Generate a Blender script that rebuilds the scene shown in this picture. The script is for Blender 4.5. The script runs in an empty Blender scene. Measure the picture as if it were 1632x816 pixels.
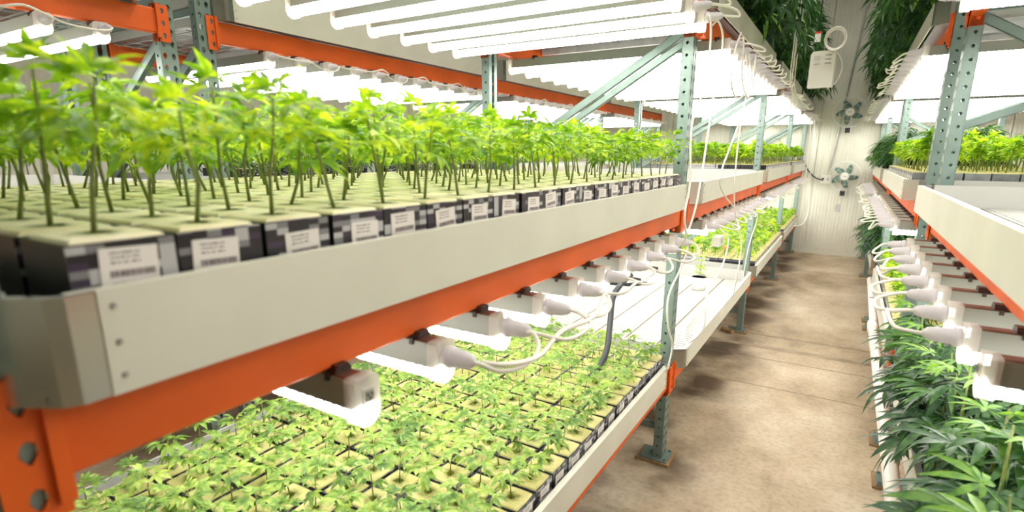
import bpy, math, random
import numpy as np
from mathutils import Matrix, Vector
random.seed(7)
rng = np.random.default_rng(7)
SC = bpy.context.scene
COL = SC.collection

# ------------------------------------------------------------------ camera
EYE = 1.55
yaw, pit, rol = -0.544885594, 0.237736804, 0.00441094793
fw = Vector((math.sin(yaw)*math.cos(pit), math.cos(yaw)*math.cos(pit), -math.sin(pit)))
rt0 = Vector((math.cos(yaw), -math.sin(yaw), 0)); up0 = rt0.cross(fw)
rt = rt0*math.cos(rol) + up0*math.sin(rol); up = -rt0*math.sin(rol) + up0*math.cos(rol)
cam = bpy.data.cameras.new('camera'); cob = bpy.data.objects.new('camera', cam); COL.objects.link(cob)
M4 = Matrix((rt, up, -fw)).transposed().to_4x4(); M4.translation = (0, 0, EYE)
cob.matrix_world = M4
cam.sensor_width = 36; cam.lens = 865.42/1632*36; cam.shift_y = 46.07/1632
cam.clip_start = 0.02; cam.clip_end = 60
cam.dof.use_dof = True; cam.dof.focus_distance = 2.6; cam.dof.aperture_fstop = 3.2
SC.camera = cob

# ------------------------------------------------------------------ light and exposure
w = bpy.data.worlds.new('world'); SC.world = w; w.use_nodes = True
w.node_tree.nodes['Background'].inputs[0].default_value = (0.9, 0.95, 1, 1)
w.node_tree.nodes['Background'].inputs[1].default_value = 0.4
SC.view_settings.view_transform = 'Standard'; SC.view_settings.look = 'None'
SC.view_settings.gamma = 1; SC.view_settings.use_curve_mapping = False
SC.view_settings.exposure = 1.45
TUBE_E = 8.0
CEIL_W = 14.0
SC.cycles.max_bounces = 7; SC.cycles.diffuse_bounces = 4; SC.cycles.transparent_max_bounces = 6

# ------------------------------------------------------------------ materials
MATS = {}
def newmat(name):
    m = bpy.data.materials.new(name); m.use_nodes = True; MATS[name] = m
    nt = m.node_tree; return m, nt, nt.nodes['Principled BSDF']
def N(nt, t, **k):
    n = nt.nodes.new(t)
    for a, b in k.items():
        if a.startswith('i_'): n.inputs[a[2:]].default_value = b
        else: setattr(n, a, b)
    return n
def ramp(nt, fac, stops, interp='LINEAR'):
    r = nt.nodes.new('ShaderNodeValToRGB'); r.color_ramp.interpolation = interp
    e = r.color_ramp.elements
    while len(e) < len(stops): e.new(0.5)
    for i, (p, c) in enumerate(stops):
        e[i].position = p; e[i].color = (*c, 1) if len(c) == 3 else c
    nt.links.new(fac, r.inputs[0]); return r.outputs[0]
def basic(name, col, rough=0.5, metal=0.0, var=0.08, scale=6, bump=0.0, bscale=120, coords='Object'):
    m, nt, b = newmat(name)
    tc = N(nt, 'ShaderNodeTexCoord')
    n = N(nt, 'ShaderNodeTexNoise'); n.inputs['Scale'].default_value = scale; n.inputs['Detail'].default_value = 5
    nt.links.new(tc.outputs[coords], n.inputs['Vector'])
    lo = tuple(c*(1-var) for c in col); hi = tuple(min(1, c*(1+var)) for c in col)
    nt.links.new(ramp(nt, n.outputs['Fac'], [(0.3, lo), (0.7, hi)]), b.inputs['Base Color'])
    b.inputs['Roughness'].default_value = rough; b.inputs['Metallic'].default_value = metal
    if bump:
        n2 = N(nt, 'ShaderNodeTexNoise'); n2.inputs['Scale'].default_value = bscale
        nt.links.new(tc.outputs[coords], n2.inputs['Vector'])
        bp = N(nt, 'ShaderNodeBump'); bp.inputs['Strength'].default_value = bump; bp.inputs['Distance'].default_value = 0.002
        nt.links.new(n2.outputs['Fac'], bp.inputs['Height']); nt.links.new(bp.outputs[0], b.inputs['Normal'])
    return m
basic('orange', (0.76, 0.115, 0.006), 0.5, var=0.12, scale=4)
basic('post_green', (0.20, 0.275, 0.245), 0.42, 0.25, var=0.10, scale=9)
basic('tray_cream', (0.71, 0.705, 0.61), 0.42, 0.15, var=0.05, scale=5, bump=0.1, bscale=300)
basic('tray_white', (0.50, 0.50, 0.465), 0.45, var=0.03)
basic('tray_under', (0.16, 0.16, 0.155), 0.35, 0.6, var=0.1)
basic('tan_seam', (0.30, 0.22, 0.12), 0.7)
basic('alu', (0.60, 0.60, 0.55), 0.22, 0.9, var=0.12, scale=3)
basic('galv', (0.45, 0.45, 0.43), 0.45, 0.5, var=0.15, scale=20)
basic('rivet', (0.42, 0.40, 0.37), 0.35, 0.7)
basic('dark', (0.02, 0.022, 0.025), 0.5)
basic('clip_dark', (0.035, 0.018, 0.014), 0.4)
basic('lamp_white', (0.30, 0.315, 0.27), 0.35, var=0.02)
basic('lamp_top_reflect', (0.25, 0.13, 0.09), 0.35, 0.5, var=0.1)  # reflection of the orange painted into the housing top colour
basic('cord_white', (0.82, 0.79, 0.72), 0.45, var=0.03)
basic('cord_black', (0.03, 0.035, 0.04), 0.35)
basic('box_white', (0.80, 0.79, 0.72), 0.4, var=0.02)
basic('fan_green', (0.05, 0.15, 0.115), 0.35, var=0.1)
basic('pvc', (0.80, 0.74, 0.68), 0.4, var=0.05, scale=3)
basic('wood_shim', (0.33, 0.20, 0.09), 0.7, var=0.25, scale=30)
basic('concrete_repair', (0.34, 0.265, 0.175), 0.6, var=0.25, scale=9)
basic('ceiling_m', (0.60, 0.60, 0.56), 0.8)
basic('red', (0.7, 0.05, 0.03), 0.4)
basic('blue', (0.03, 0.10, 0.28), 0.4)
basic('terracotta', (0.75, 0.25, 0.06), 0.5)
# clear plastic caps and plugs
def plastic(name, col, tr=0.35, rough=0.3, clear=0.0):
    m, nt, b = newmat(name)
    b.inputs['Base Color'].default_value = (*col, 1); b.inputs['Roughness'].default_value = rough
    t = N(nt, 'ShaderNodeBsdfTranslucent'); t.inputs[0].default_value = (*col, 1)
    mx = N(nt, 'ShaderNodeMixShader'); mx.inputs[0].default_value = tr
    nt.links.new(b.outputs[0], mx.inputs[1]); nt.links.new(t.outputs[0], mx.inputs[2])
    last = mx
    if clear:
        tp = N(nt, 'ShaderNodeBsdfTransparent'); last = N(nt, 'ShaderNodeMixShader'); last.inputs[0].default_value = clear
        nt.links.new(mx.outputs[0], last.inputs[1]); nt.links.new(tp.outputs[0], last.inputs[2])
    nt.links.new(last.outputs[0], nt.nodes['Material Output'].inputs[0])
    return m
plastic('clear_cap', (0.88, 0.84, 0.78), clear=0.35); plastic('plug', (0.80, 0.77, 0.80), 0.35)
m, nt, b = newmat('guard_clear'); b.inputs['Base Color'].default_value = (0.8, 0.82, 0.78, 1); b.inputs['Roughness'].default_value = 0.25
# lamp diffuser : LED dots along a ribbed cover
m, nt, b = newmat('tube_light')
tc = N(nt, 'ShaderNodeTexCoord'); sp = N(nt, 'ShaderNodeSeparateXYZ'); nt.links.new(tc.outputs['Object'], sp.inputs[0])
mu = N(nt, 'ShaderNodeMath', operation='MULTIPLY'); mu.inputs[1].default_value = 2*math.pi/0.02
nt.links.new(sp.outputs[0], mu.inputs[0])
sn = N(nt, 'ShaderNodeMath', operation='SINE'); nt.links.new(mu.outputs[0], sn.inputs[0])
em = N(nt, 'ShaderNodeEmission'); em.inputs[0].default_value = (1, 0.975, 0.90, 1)
mr = N(nt, 'ShaderNodeMapRange'); mr.inputs[1].default_value = -1; mr.inputs[2].default_value = 0.2
mr.inputs[3].default_value = 0.55; mr.inputs[4].default_value = TUBE_E
nt.links.new(sn.outputs[0], mr.inputs[0]); nt.links.new(mr.outputs[0], em.inputs[1])
nt.links.new(em.outputs[0], nt.nodes['Material Output'].inputs[0]); nt.nodes.remove(b)
# leaves
def leafmat(name, c1, c2, c3, trans=0.4, rough=0.45, scale=7.0):
    m, nt, b = newmat(name)
    g = N(nt, 'ShaderNodeNewGeometry'); n = N(nt, 'ShaderNodeTexNoise'); n.inputs['Scale'].default_value = scale; n.inputs['Detail'].default_value = 3
    nt.links.new(g.outputs['Position'], n.inputs['Vector'])
    n2 = N(nt, 'ShaderNodeTexNoise'); n2.inputs['Scale'].default_value = 45
    nt.links.new(g.outputs['Position'], n2.inputs['Vector'])
    ad = N(nt, 'ShaderNodeMath', operation='ADD'); nt.links.new(n.outputs['Fac'], ad.inputs[0]); nt.links.new(n2.outputs['Fac'], ad.inputs[1])
    hf = N(nt, 'ShaderNodeMath', operation='MULTIPLY'); hf.inputs[1].default_value = 0.5; nt.links.new(ad.outputs[0], hf.inputs[0])
    c = ramp(nt, hf.outputs[0], [(0.38, c1), (0.5, c2), (0.62, c3)])
    nt.links.new(c, b.inputs['Base Color']); b.inputs['Roughness'].default_value = rough
    t = N(nt, 'ShaderNodeBsdfTranslucent')
    hs = N(nt, 'ShaderNodeHueSaturation'); hs.inputs['Value'].default_value = 1.35; hs.inputs['Hue'].default_value = 0.485
    nt.links.new(c, hs.inputs['Color']); nt.links.new(hs.outputs[0], t.inputs[0])
    mx = N(nt, 'ShaderNodeMixShader'); mx.inputs[0].default_value = trans
    nt.links.new(b.outputs[0], mx.inputs[1]); nt.links.new(t.outputs[0], mx.inputs[2])
    nt.links.new(mx.outputs[0], nt.nodes['Material Output'].inputs[0]); return m
leafmat('leaf_young', (0.09, 0.20, 0.035), (0.24, 0.40, 0.07), (0.48, 0.60, 0.13), 0.36)
leafmat('leaf_lime', (0.06, 0.20, 0.006), (0.22, 0.44, 0.012), (0.62, 0.78, 0.03), 0.42)
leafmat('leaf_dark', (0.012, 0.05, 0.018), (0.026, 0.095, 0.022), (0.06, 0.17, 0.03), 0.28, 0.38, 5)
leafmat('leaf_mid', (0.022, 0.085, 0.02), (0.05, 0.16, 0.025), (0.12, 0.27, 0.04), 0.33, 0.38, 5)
leafmat('leaf_tip_and_lit', (0.08, 0.22, 0.03), (0.16, 0.36, 0.04), (0.28, 0.48, 0.06), 0.4, 0.4)
basic('stem_green', (0.20, 0.24, 0.05), 0.5, var=0.4, scale=30)
basic('stem_brown', (0.20, 0.13, 0.05), 0.6, var=0.3, scale=30)
# rockwool block with the green growth round the stem hole
m, nt, b = newmat('rockwool')
tc = N(nt, 'ShaderNodeTexCoord'); sp = N(nt, 'ShaderNodeSeparateXYZ'); nt.links.new(tc.outputs['Object'], sp.inputs[0])
cb = N(nt, 'ShaderNodeCombineXYZ'); nt.links.new(sp.outputs[0], cb.inputs[0]); nt.links.new(sp.outputs[1], cb.inputs[1])
ln = N(nt, 'ShaderNodeVectorMath', operation='LENGTH'); nt.links.new(cb.outputs[0], ln.inputs[0])
g = N(nt, 'ShaderNodeNewGeometry'); n = N(nt, 'ShaderNodeTexNoise'); n.inputs['Scale'].default_value = 60; n.inputs['Detail'].default_value = 6
nt.links.new(g.outputs['Position'], n.inputs['Vector'])
ma = N(nt, 'ShaderNodeMath', operation='MULTIPLY_ADD'); ma.inputs[1].default_value = 0.03; nt.links.new(n.outputs['Fac'], ma.inputs[0]); nt.links.new(ln.outputs[1], ma.inputs[2])
ring = ramp(nt, ma.outputs[0], [(0.024, (0, 0, 0)), (0.045, (1, 1, 1))])
n3 = N(nt, 'ShaderNodeTexNoise'); n3.inputs['Scale'].default_value = 14; nt.links.new(g.outputs['Position'], n3.inputs['Vector'])
bc = ramp(nt, n3.outputs['Fac'], [(0.3, (0.80, 0.71, 0.34)), (0.7, (0.90, 0.84, 0.52))])
alg = ramp(nt, n.outputs['Fac'], [(0.35, (0.05, 0.09, 0.015)), (0.65, (0.32, 0.30, 0.04))])
mc = N(nt, 'ShaderNodeMixRGB'); nt.links.new(ring, mc.inputs[0]); nt.links.new(alg, mc.inputs[1]); nt.links.new(bc, mc.inputs[2])
nt.links.new(mc.outputs[0], b.inputs['Base Color']); b.inputs['Roughness'].default_value = 0.9
bp = N(nt, 'ShaderNodeBump'); bp.inputs['Strength'].default_value = 0.5; bp.inputs['Distance'].default_value = 0.003
nt.links.new(n.outputs['Fac'], bp.inputs['Height']); nt.links.new(bp.outputs[0], b.inputs['Normal'])
mp2 = MATS['rockwool'].copy(); mp2.name = 'rockwool_pale'; MATS['rockwool_pale'] = mp2
for nd in mp2.node_tree.nodes:
    if nd.type == 'VALTORGB' and abs(nd.color_ramp.elements[0].color[0]-0.80) < 0.01:
        nd.color_ramp.elements[0].color = (0.93, 0.84, 0.56, 1); nd.color_ramp.elements[1].color = (0.97, 0.91, 0.72, 1)
for nd in MATS['rockwool'].node_tree.nodes:
    if nd.type == 'VALTORGB' and abs(nd.color_ramp.elements[0].color[0]-0.80) < 0.01:
        nd.color_ramp.elements[0].color = (0.60, 0.53, 0.22, 1); nd.color_ramp.elements[1].color = (0.74, 0.68, 0.34, 1)
basic('rockwool_plain', (0.70, 0.62, 0.28), 0.9, var=0.15, scale=30)
# printed plastic sleeve
m, nt, b = newmat('sleeve')
tc = N(nt, 'ShaderNodeTexCoord'); sp = N(nt, 'ShaderNodeSeparateXYZ'); nt.links.new(tc.outputs['Object'], sp.inputs[0])
ab = N(nt, 'ShaderNodeMath', operation='ABSOLUTE'); nt.links.new(sp.outputs[0], ab.inputs[0])
gt = N(nt, 'ShaderNodeMath', operation='GREATER_THAN'); gt.inputs[1].default_value = 0.0486; nt.links.new(ab.outputs[0], gt.inputs[0])
oi = N(nt, 'ShaderNodeObjectInfo')
sn_ = N(nt, 'ShaderNodeVectorMath', operation='SNAP'); sn_.inputs[1].default_value = (1, 0.0165, 0.0078); nt.links.new(tc.outputs['Object'], sn_.inputs[0])
ad_ = N(nt, 'ShaderNodeVectorMath', operation='ADD'); nt.links.new(sn_.outputs[0], ad_.inputs[0]); nt.links.new(oi.outputs['Random'], ad_.inputs[1])
wn = N(nt, 'ShaderNodeTexWhiteNoise'); nt.links.new(ad_.outputs[0], wn.inputs['Vector'])
pr = ramp(nt, wn.outputs['Value'], [(0.0, (0.012, 0.011, 0.016)), (0.46, (0.035, 0.02, 0.05)), (0.62, (0.20, 0.20, 0.21)), (0.76, (0.46, 0.46, 0.47))], 'CONSTANT')
mc = N(nt, 'ShaderNodeMixRGB'); mc.inputs[1].default_value = (0.016, 0.019, 0.020, 1); nt.links.new(gt.outputs[0], mc.inputs[0]); nt.links.new(pr, mc.inputs[2])
nt.links.new(mc.outputs[0], b.inputs['Base Color']); b.inputs['Roughness'].default_value = 0.3
basic('sleeve_grey', (0.20, 0.21, 0.21), 0.35, var=0.35, scale=18)
# sticker with printed lines and a barcode
m, nt, b = newmat('paper')
tc = N(nt, 'ShaderNodeTexCoord'); sp = N(nt, 'ShaderNodeSeparateXYZ'); nt.links.new(tc.outputs['Object'], sp.inputs[0])
def band(lo, hi, src):
    a = N(nt, 'ShaderNodeMath', operation='GREATER_THAN'); a.inputs[1].default_value = lo; nt.links.new(src, a.inputs[0])
    c = N(nt, 'ShaderNodeMath', operation='LESS_THAN'); c.inputs[1].default_value = hi; nt.links.new(src, c.inputs[0])
    d = N(nt, 'ShaderNodeMath', operation='MULTIPLY'); nt.links.new(a.outputs[0], d.inputs[0]); nt.links.new(c.outputs[0], d.inputs[1]); return d.outputs[0]
def mul(a, c):
    d = N(nt, 'ShaderNodeMath', operation='MULTIPLY'); nt.links.new(a, d.inputs[0]); nt.links.new(c, d.inputs[1]); return d.outputs[0]
def add(a, c):
    d = N(nt, 'ShaderNodeMath', operation='MAXIMUM'); nt.links.new(a, d.inputs[0]); nt.links.new(c, d.inputs[1]); return d.outputs[0]
def stripes(sy, sz, th):
    mp = N(nt, 'ShaderNodeMapping'); mp.inputs['Scale'].default_value = (0, sy, sz); nt.links.new(tc.outputs['Object'], mp.inputs['Vector'])
    nn = N(nt, 'ShaderNodeTexNoise'); nn.inputs['Scale'].default_value = 1; nn.inputs['Detail'].default_value = 1; nt.links.new(mp.outputs[0], nn.inputs['Vector'])
    q = N(nt, 'ShaderNodeMath', operation='GREATER_THAN'); q.inputs[1].default_value = th; nt.links.new(nn.outputs['Fac'], q.inputs[0]); return q.outputs[0]
bars = mul(mul(band(-0.009, -0.002, sp.outputs[2]), band(-0.019, 0.024, sp.outputs[1])), stripes(1400, 0, 0.45))
text = mul(mul(add(add(band(0.010, 0.012, sp.outputs[2]), band(0.0145, 0.0165, sp.outputs[2])), add(band(0.005, 0.007, sp.outputs[2]), band(-0.016, -0.014, sp.outputs[2]))), band(-0.018, 0.010, sp.outputs[1])), stripes(700, 200, 0.47))
mc = N(nt, 'ShaderNodeMixRGB'); mc.inputs[1].default_value = (0.78, 0.74, 0.70, 1); mc.inputs[2].default_value = (0.10, 0.06, 0.07, 1)
nt.links.new(add(bars, text), mc.inputs[0]); nt.links.new(mc.outputs[0], b.inputs['Base Color']); b.inputs['Roughness'].default_value = 0.6
# concrete
m, nt, b = newmat('concrete')
g = N(nt, 'ShaderNodeNewGeometry')
n1 = N(nt, 'ShaderNodeTexNoise'); n1.inputs['Scale'].default_value = 1.1; n1.inputs['Detail'].default_value = 8; n1.inputs['Roughness'].default_value = 0.62
mpp = N(nt, 'ShaderNodeMapping'); mpp.inputs['Scale'].default_value = (1.3, 1.0, 1); nt.links.new(g.outputs['Position'], mpp.inputs['Vector']); nt.links.new(mpp.outputs[0], n1.inputs['Vector'])
n2 = N(nt, 'ShaderNodeTexNoise'); n2.inputs['Scale'].default_value = 38; n2.inputs['Detail'].default_value = 9; nt.links.new(g.outputs['Position'], n2.inputs['Vector'])
c1 = ramp(nt, n1.outputs['Fac'], [(0.33, (0.33, 0.245, 0.145)), (0.5, (0.55, 0.44, 0.30)), (0.66, (0.72, 0.63, 0.48))])
c2 = ramp(nt, n2.outputs['Fac'], [(0.36, (0.80, 0.77, 0.72)), (0.55, (1, 1, 1))])
mc = N(nt, 'ShaderNodeMixRGB', blend_type='MULTIPLY'); mc.inputs[0].default_value = 0.75; nt.links.new(c1, mc.inputs[1]); nt.links.new(c2, mc.inputs[2])
# dried water stains along the foot of the left rack
sp = N(nt, 'ShaderNodeSeparateXYZ'); nt.links.new(g.outputs['Position'], sp.inputs[0])
mrx = N(nt, 'ShaderNodeMapRange'); mrx.inputs[1].default_value = -0.62; mrx.inputs[2].default_value = -0.30; mrx.inputs[3].default_value = 1; mrx.inputs[4].default_value = 0; nt.links.new(sp.outputs[0], mrx.inputs[0])
n4 = N(nt, 'ShaderNodeTexNoise'); n4.inputs['Scale'].default_value = 2.2; n4.inputs['Detail'].default_value = 4; nt.links.new(g.outputs['Position'], n4.inputs['Vector'])
st = ramp(nt, n4.outputs['Fac'], [(0.42, (0, 0, 0)), (0.6, (1, 1, 1))])
mm = N(nt, 'ShaderNodeMath', operation='MULTIPLY'); nt.links.new(mrx.outputs[0], mm.inputs[0]); nt.links.new(st, mm.inputs[1])
mc2 = N(nt, 'ShaderNodeMixRGB'); mc2.inputs[2].default_value = (0.12, 0.075, 0.04, 1); nt.links.new(mm.outputs[0], mc2.inputs[0]); nt.links.new(mc.outputs[0], mc2.inputs[1])
nt.links.new(mc2.outputs[0], b.inputs['Base Color']); b.inputs['Roughness'].default_value = 0.55
bp = N(nt, 'ShaderNodeBump'); bp.inputs['Strength'].default_value = 0.15; bp.inputs['Distance'].default_value = 0.002; nt.links.new(n2.outputs['Fac'], bp.inputs['Height']); nt.links.new(bp.outputs[0], b.inputs['Normal'])
# embossed insulated wall panel
m, nt, b = newmat('wall_cream')
g = N(nt, 'ShaderNodeNewGeometry'); sp = N(nt, 'ShaderNodeSeparateXYZ'); nt.links.new(g.outputs['Position'], sp.inputs[0])
ad = N(nt, 'ShaderNodeMath', operation='ADD'); nt.links.new(sp.outputs[0], ad.inputs[0]); nt.links.new(sp.outputs[1], ad.inputs[1])
mu = N(nt, 'ShaderNodeMath', operation='MULTIPLY'); mu.inputs[1].default_value = 2*math.pi/0.045; nt.links.new(ad.outputs[0], mu.inputs[0])
sn = N(nt, 'ShaderNodeMath', operation='SINE'); nt.links.new(mu.outputs[0], sn.inputs[0])
bp = N(nt, 'ShaderNodeBump'); bp.inputs['Strength'].default_value = 0.45; bp.inputs['Distance'].default_value = 0.004; nt.links.new(sn.outputs[0], bp.inputs['Height']); nt.links.new(bp.outputs[0], b.inputs['Normal'])
n = N(nt, 'ShaderNodeTexNoise'); n.inputs['Scale'].default_value = 3; nt.links.new(g.outputs['Position'], n.inputs['Vector'])
nt.links.new(ramp(nt, n.outputs['Fac'], [(0.3, (0.63, 0.62, 0.52)), (0.7, (0.71, 0.70, 0.60))]), b.inputs['Base Color']); b.inputs['Roughness'].default_value = 0.5

# ------------------------------------------------------------------ mesh helpers
class MB:
    def __init__(s): s.v = []; s.f = []; s.m = []
    def quad(s, *p, mi=0):
        k = len(s.v); s.v += [tuple(q) for q in p]; s.f.append(tuple(range(k, k+len(p)))); s.m.append(mi)
    def box(s, x0, x1, y0, y1, z0, z1, mi=0):
        k = len(s.v)
        s.v += [(x0,y0,z0),(x1,y0,z0),(x1,y1,z0),(x0,y1,z0),(x0,y0,z1),(x1,y0,z1),(x1,y1,z1),(x0,y1,z1)]
        for q in ((0,3,2,1),(4,5,6,7),(0,1,5,4),(1,2,6,5),(2,3,7,6),(3,0,4,7)):
            s.f.append(tuple(k+i for i in q)); s.m.append(mi)
        return s
    def prism(s, prof, axis, a0, a1, mi=0, cap=True):
        """extrude a closed 2-D outline along an axis"""
        def P(u, v, a): return {'x': (a,u,v), 'y': (u,a,v), 'z': (u,v,a)}[axis]
        k = len(s.v); n = len(prof)
        for a in (a0, a1): s.v += [P(u, v, a) for u, v in prof]
        for i in range(n):
            j = (i+1) % n; s.f.append((k+i, k+j, k+n+j, k+n+i)); s.m.append(mi)
        if cap:
            s.f.append(tuple(k+i for i in range(n))[::-1]); s.m.append(mi)
            s.f.append(tuple(k+n+i for i in range(n))); s.m.append(mi)
        return s
    def tube(s, pts, r, n=6, mi=0, cap=True):
        pts = [Vector(p) for p in pts]; rr = r if isinstance(r, (list, tuple)) else [r]*len(pts)
        k = len(s.v); T0 = None
        for i, p in enumerate(pts):
            t = (pts[min(i+1, len(pts)-1)] - pts[max(i-1, 0)]).normalized()
            if T0 is None: a = t.orthogonal().normalized()
            else: a = (a - t*a.dot(t)).normalized()
            T0 = t; c = t.cross(a)
            s.v += [tuple(p + (a*math.cos(q*2*math.pi/n) + c*math.sin(q*2*math.pi/n))*rr[i]) for q in range(n)]
        for i in range(len(pts)-1):
            for q in range(n):
                q2 = (q+1) % n
                s.f.append((k+i*n+q, k+i*n+q2, k+(i+1)*n+q2, k+(i+1)*n+q)); s.m.append(mi)
        if cap:
            s.f.append(tuple(k+q for q in range(n))[::-1]); s.f.append(tuple(k+(len(pts)-1)*n+q for q in range(n))); s.m += [mi, mi]
        return s
    def mesh(s, name, mats, smooth=False):
        me = bpy.data.meshes.new(name); me.from_pydata(s.v, [], s.f)
        for x in (mats if isinstance(mats, (list, tuple)) else [mats]): me.materials.append(MATS[x])
        if len(set(s.m)) > 1: me.polygons.foreach_set('material_index', s.m)
        if smooth: me.polygons.foreach_set('use_smooth', [True]*len(s.f))
        me.update(); return me
    def build(s, name, mats, parent=None, loc=(0,0,0), smooth=False):
        return put(name, s.mesh(name, mats, smooth), parent, loc)
def put(name, me, parent=None, loc=(0,0,0), rot=None, mat=None):
    o = bpy.data.objects.new(name, me); COL.objects.link(o)
    if parent is not None: o.parent = parent
    if mat is not None: o.matrix_local = mat
    else:
        o.location = loc
        if rot: o.rotation_euler = rot
    return o
def tag(o, label=None, cat=None, group=None, kind=None):
    for k, v in (('label', label), ('category', cat), ('group', group), ('kind', kind)):
        if v: o[k] = v
    return o
def thing(name, label, cat, loc=(0,0,0), group=None, rz=0):
    o = bpy.data.objects.new(name, None); COL.objects.link(o); o.location = loc; o.rotation_euler = (0, 0, rz)
    o.empty_display_size = 0.05
    return tag(o, label, cat, group)
ORD = ['', 'first', 'second', 'third', 'fourth', 'fifth', 'sixth', 'seventh', 'eighth', 'ninth', 'tenth', 'eleventh', 'twelfth', 'thirteenth', 'fourteenth', 'fifteenth', 'sixteenth', 'seventeenth', 'eighteenth', 'nineteenth', 'twentieth', 'twenty-first', 'twenty-second', 'twenty-third', 'twenty-fourth']
def frame(px, py, X=None): pass
def project(p):
    d = Vector(p) - Vector((0, 0, EYE)); z = d.dot(fw)
    if z < 0.05: return None
    return 816 + 865.42*d.dot(rt)/z, 454.07 - 865.42*d.dot(up)/z, z
def inview(p, m=60):
    q = project(p); return q is not None and -m < q[0] < 1632+m and -m < q[1] < 816+m
def smooth_pts(pts, n=6):
    """Catmull-Rom through the points"""
    P = [Vector(p) for p in pts]; P = [P[0]*2-P[1]] + P + [P[-1]*2-P[-2]]; out = []
    for i in range(1, len(P)-2):
        for k in range(n):
            t = k/n; a, b2, c, d = P[i-1], P[i], P[i+1], P[i+2]
            out.append(0.5*((2*b2) + (c-a)*t + (2*a-5*b2+4*c-d)*t*t + (-a+3*b2-3*c+d)*t*t*t))
    out.append(P[-2]); return out

# ------------------------------------------------------------------ room
XW0, XW1, YB, YF, ZC = -5.6, 3.6, 9.92, -5.0, 4.3
fl = tag(MB().box(XW0, XW1, YF, YB, -0.12, -0.02).build('floor', 'concrete'), kind='structure')
ys = [YF, 1.9, 4.40, 4.46, 4.72, 4.745, 8.30, 8.325, YB]
for a, c in ((YF, 0.55), (0.556, 3.85), (3.866, 4.42), (4.435, 4.69), (4.752, 5.02), (5.06, 8.29), (8.315, YB)):
    MB().box(XW0, XW1, a, c, -0.05, 0).build('floor_slab', 'concrete', fl)
for a, c in ((3.85, 3.866), (4.42, 4.435), (4.68, 4.752), (5.02, 5.06), (8.29, 8.315)):
    MB().box(XW0, XW1, a, c, -0.05, -0.002 if a != 4.68 else 0.0012).build('joint_filler', 'concrete_repair', fl)
tag(MB().box(XW0, XW1, YF, YB, ZC, ZC+0.1).build('ceiling', 'ceiling_m'), kind='structure')
def wall(name, axis, pos, a0, a1, out, pitch=1.13, off=0.0):
    o = MB()
    if axis == 'x': o.box(a0, a1, pos+out*0.03, pos+out*0.1, 0, ZC) if out > 0 else o.box(a0, a1, pos+out*0.1, pos+out*0.03, 0, ZC)
    else: o.box(min(pos+out*0.03, pos+out*0.1), max(pos+out*0.03, pos+out*0.1), a0, a1, 0, ZC)
    w = tag(o.build(name, 'wall_cream'), kind='structure')
    p = a0 + off - pitch
    while p < a1:
        q0, q1 = max(p, a0), min(p+pitch-0.008, a1)
        if q1 > q0:
            lo, hi = min(pos, pos+out*0.03), max(pos, pos+out*0.03)
            mb = MB().box(q0, q1, lo, hi, 0.0, ZC) if axis == 'x' else MB().box(lo, hi, q0, q1, 0.0, ZC)
            mb.build('wall_panel', 'wall_cream', w)
        p += pitch
    return w
wall('wall_back', 'x', YB, XW0, XW1, 1, off=0.62)
wall('wall_left', 'y', XW0, YF, YB, -1)
wall('wall_right', 'y', XW1, YF, YB, 1)
wall('wall_front', 'x', YF, XW0, XW1, -1)
tag(MB().box(-0.62, 0.36, YB-0.012, YB, 0, 0.05).build('baseboard_back', 'tray_cream'), kind='structure')

# unseen fill lights added below the ceiling (out of frame)
for i, (x, y) in enumerate([(-2.2, 2.2), (-2.2, 6.2), (-0.15, 1.2), (-0.15, 6.8), (1.9, 2.2), (1.9, 6.2), (-0.15, 4.0)]):
    li = bpy.data.lights.new('ceiling_fill', 'AREA'); li.shape = 'RECTANGLE'; li.size = 1.2; li.size_y = 0.3; li.energy = CEIL_W; li.color = (1, 0.95, 0.88)
    lo = bpy.data.objects.new('ceiling_fill', li); COL.objects.link(lo); lo.location = (x, y, ZC-0.06)

# ------------------------------------------------------------------ pallet racking
def plate(mb, u0, u1, z0, z1, th, place, pitch=0.0508, r=0.0068, tear=False, ncol=1):
    """plate with a column of real holes; place(u, d, z) maps to 3-D (d = depth through the plate)"""
    n = int((z1-z0)/pitch); cw = (u1-u0)/ncol; A = [i*math.pi/4 for i in range(8)]
    for c in range(ncol):
        uc = u0 + cw*(c+0.5)
        for i in range(n):
            zc = z0 + pitch*(i+0.5); h = pitch/2; hw = cw/2
            sq = [(1,0),(1,1),(0,1),(-1,1),(-1,0),(-1,-1),(0,-1),(1,-1)]
            for d in (0, th):
                k = len(mb.v)
                for (a, b2), t in zip(sq, A):
                    mb.v.append(place(uc+a*hw, d, zc+b2*h))
                for t in A:
                    rr = r*(1.35 if tear else 1); zz = math.sin(t)*rr*(1.6 if tear else 1)
                    xx = math.cos(t)*rr*((0.6 if math.sin(t) < -0.1 else 1.0) if tear else 1)
                    mb.v.append(place(uc+xx, d, zc+zz))
                for j in range(8):
                    j2 = (j+1) % 8; mb.f.append((k+j, k+j2, k+8+j2, k+8+j)); mb.m.append(0)
            for j in range(8):
                j2 = (j+1) % 8; mb.f.append((k-16+8+j, k-16+8+j2, k+8+j2, k+8+j)); mb.m.append(0)
            if i == 0 or True: pass
    for d0 in (0,):
        for u in (u0, u1):
            mb.quad(place(u, 0, z0), place(u, th, z0), place(u, th, z0+n*pitch), place(u, 0, z0+n*pitch))
PW, PD, PH = 0.076, 0.047, 3.3
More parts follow.
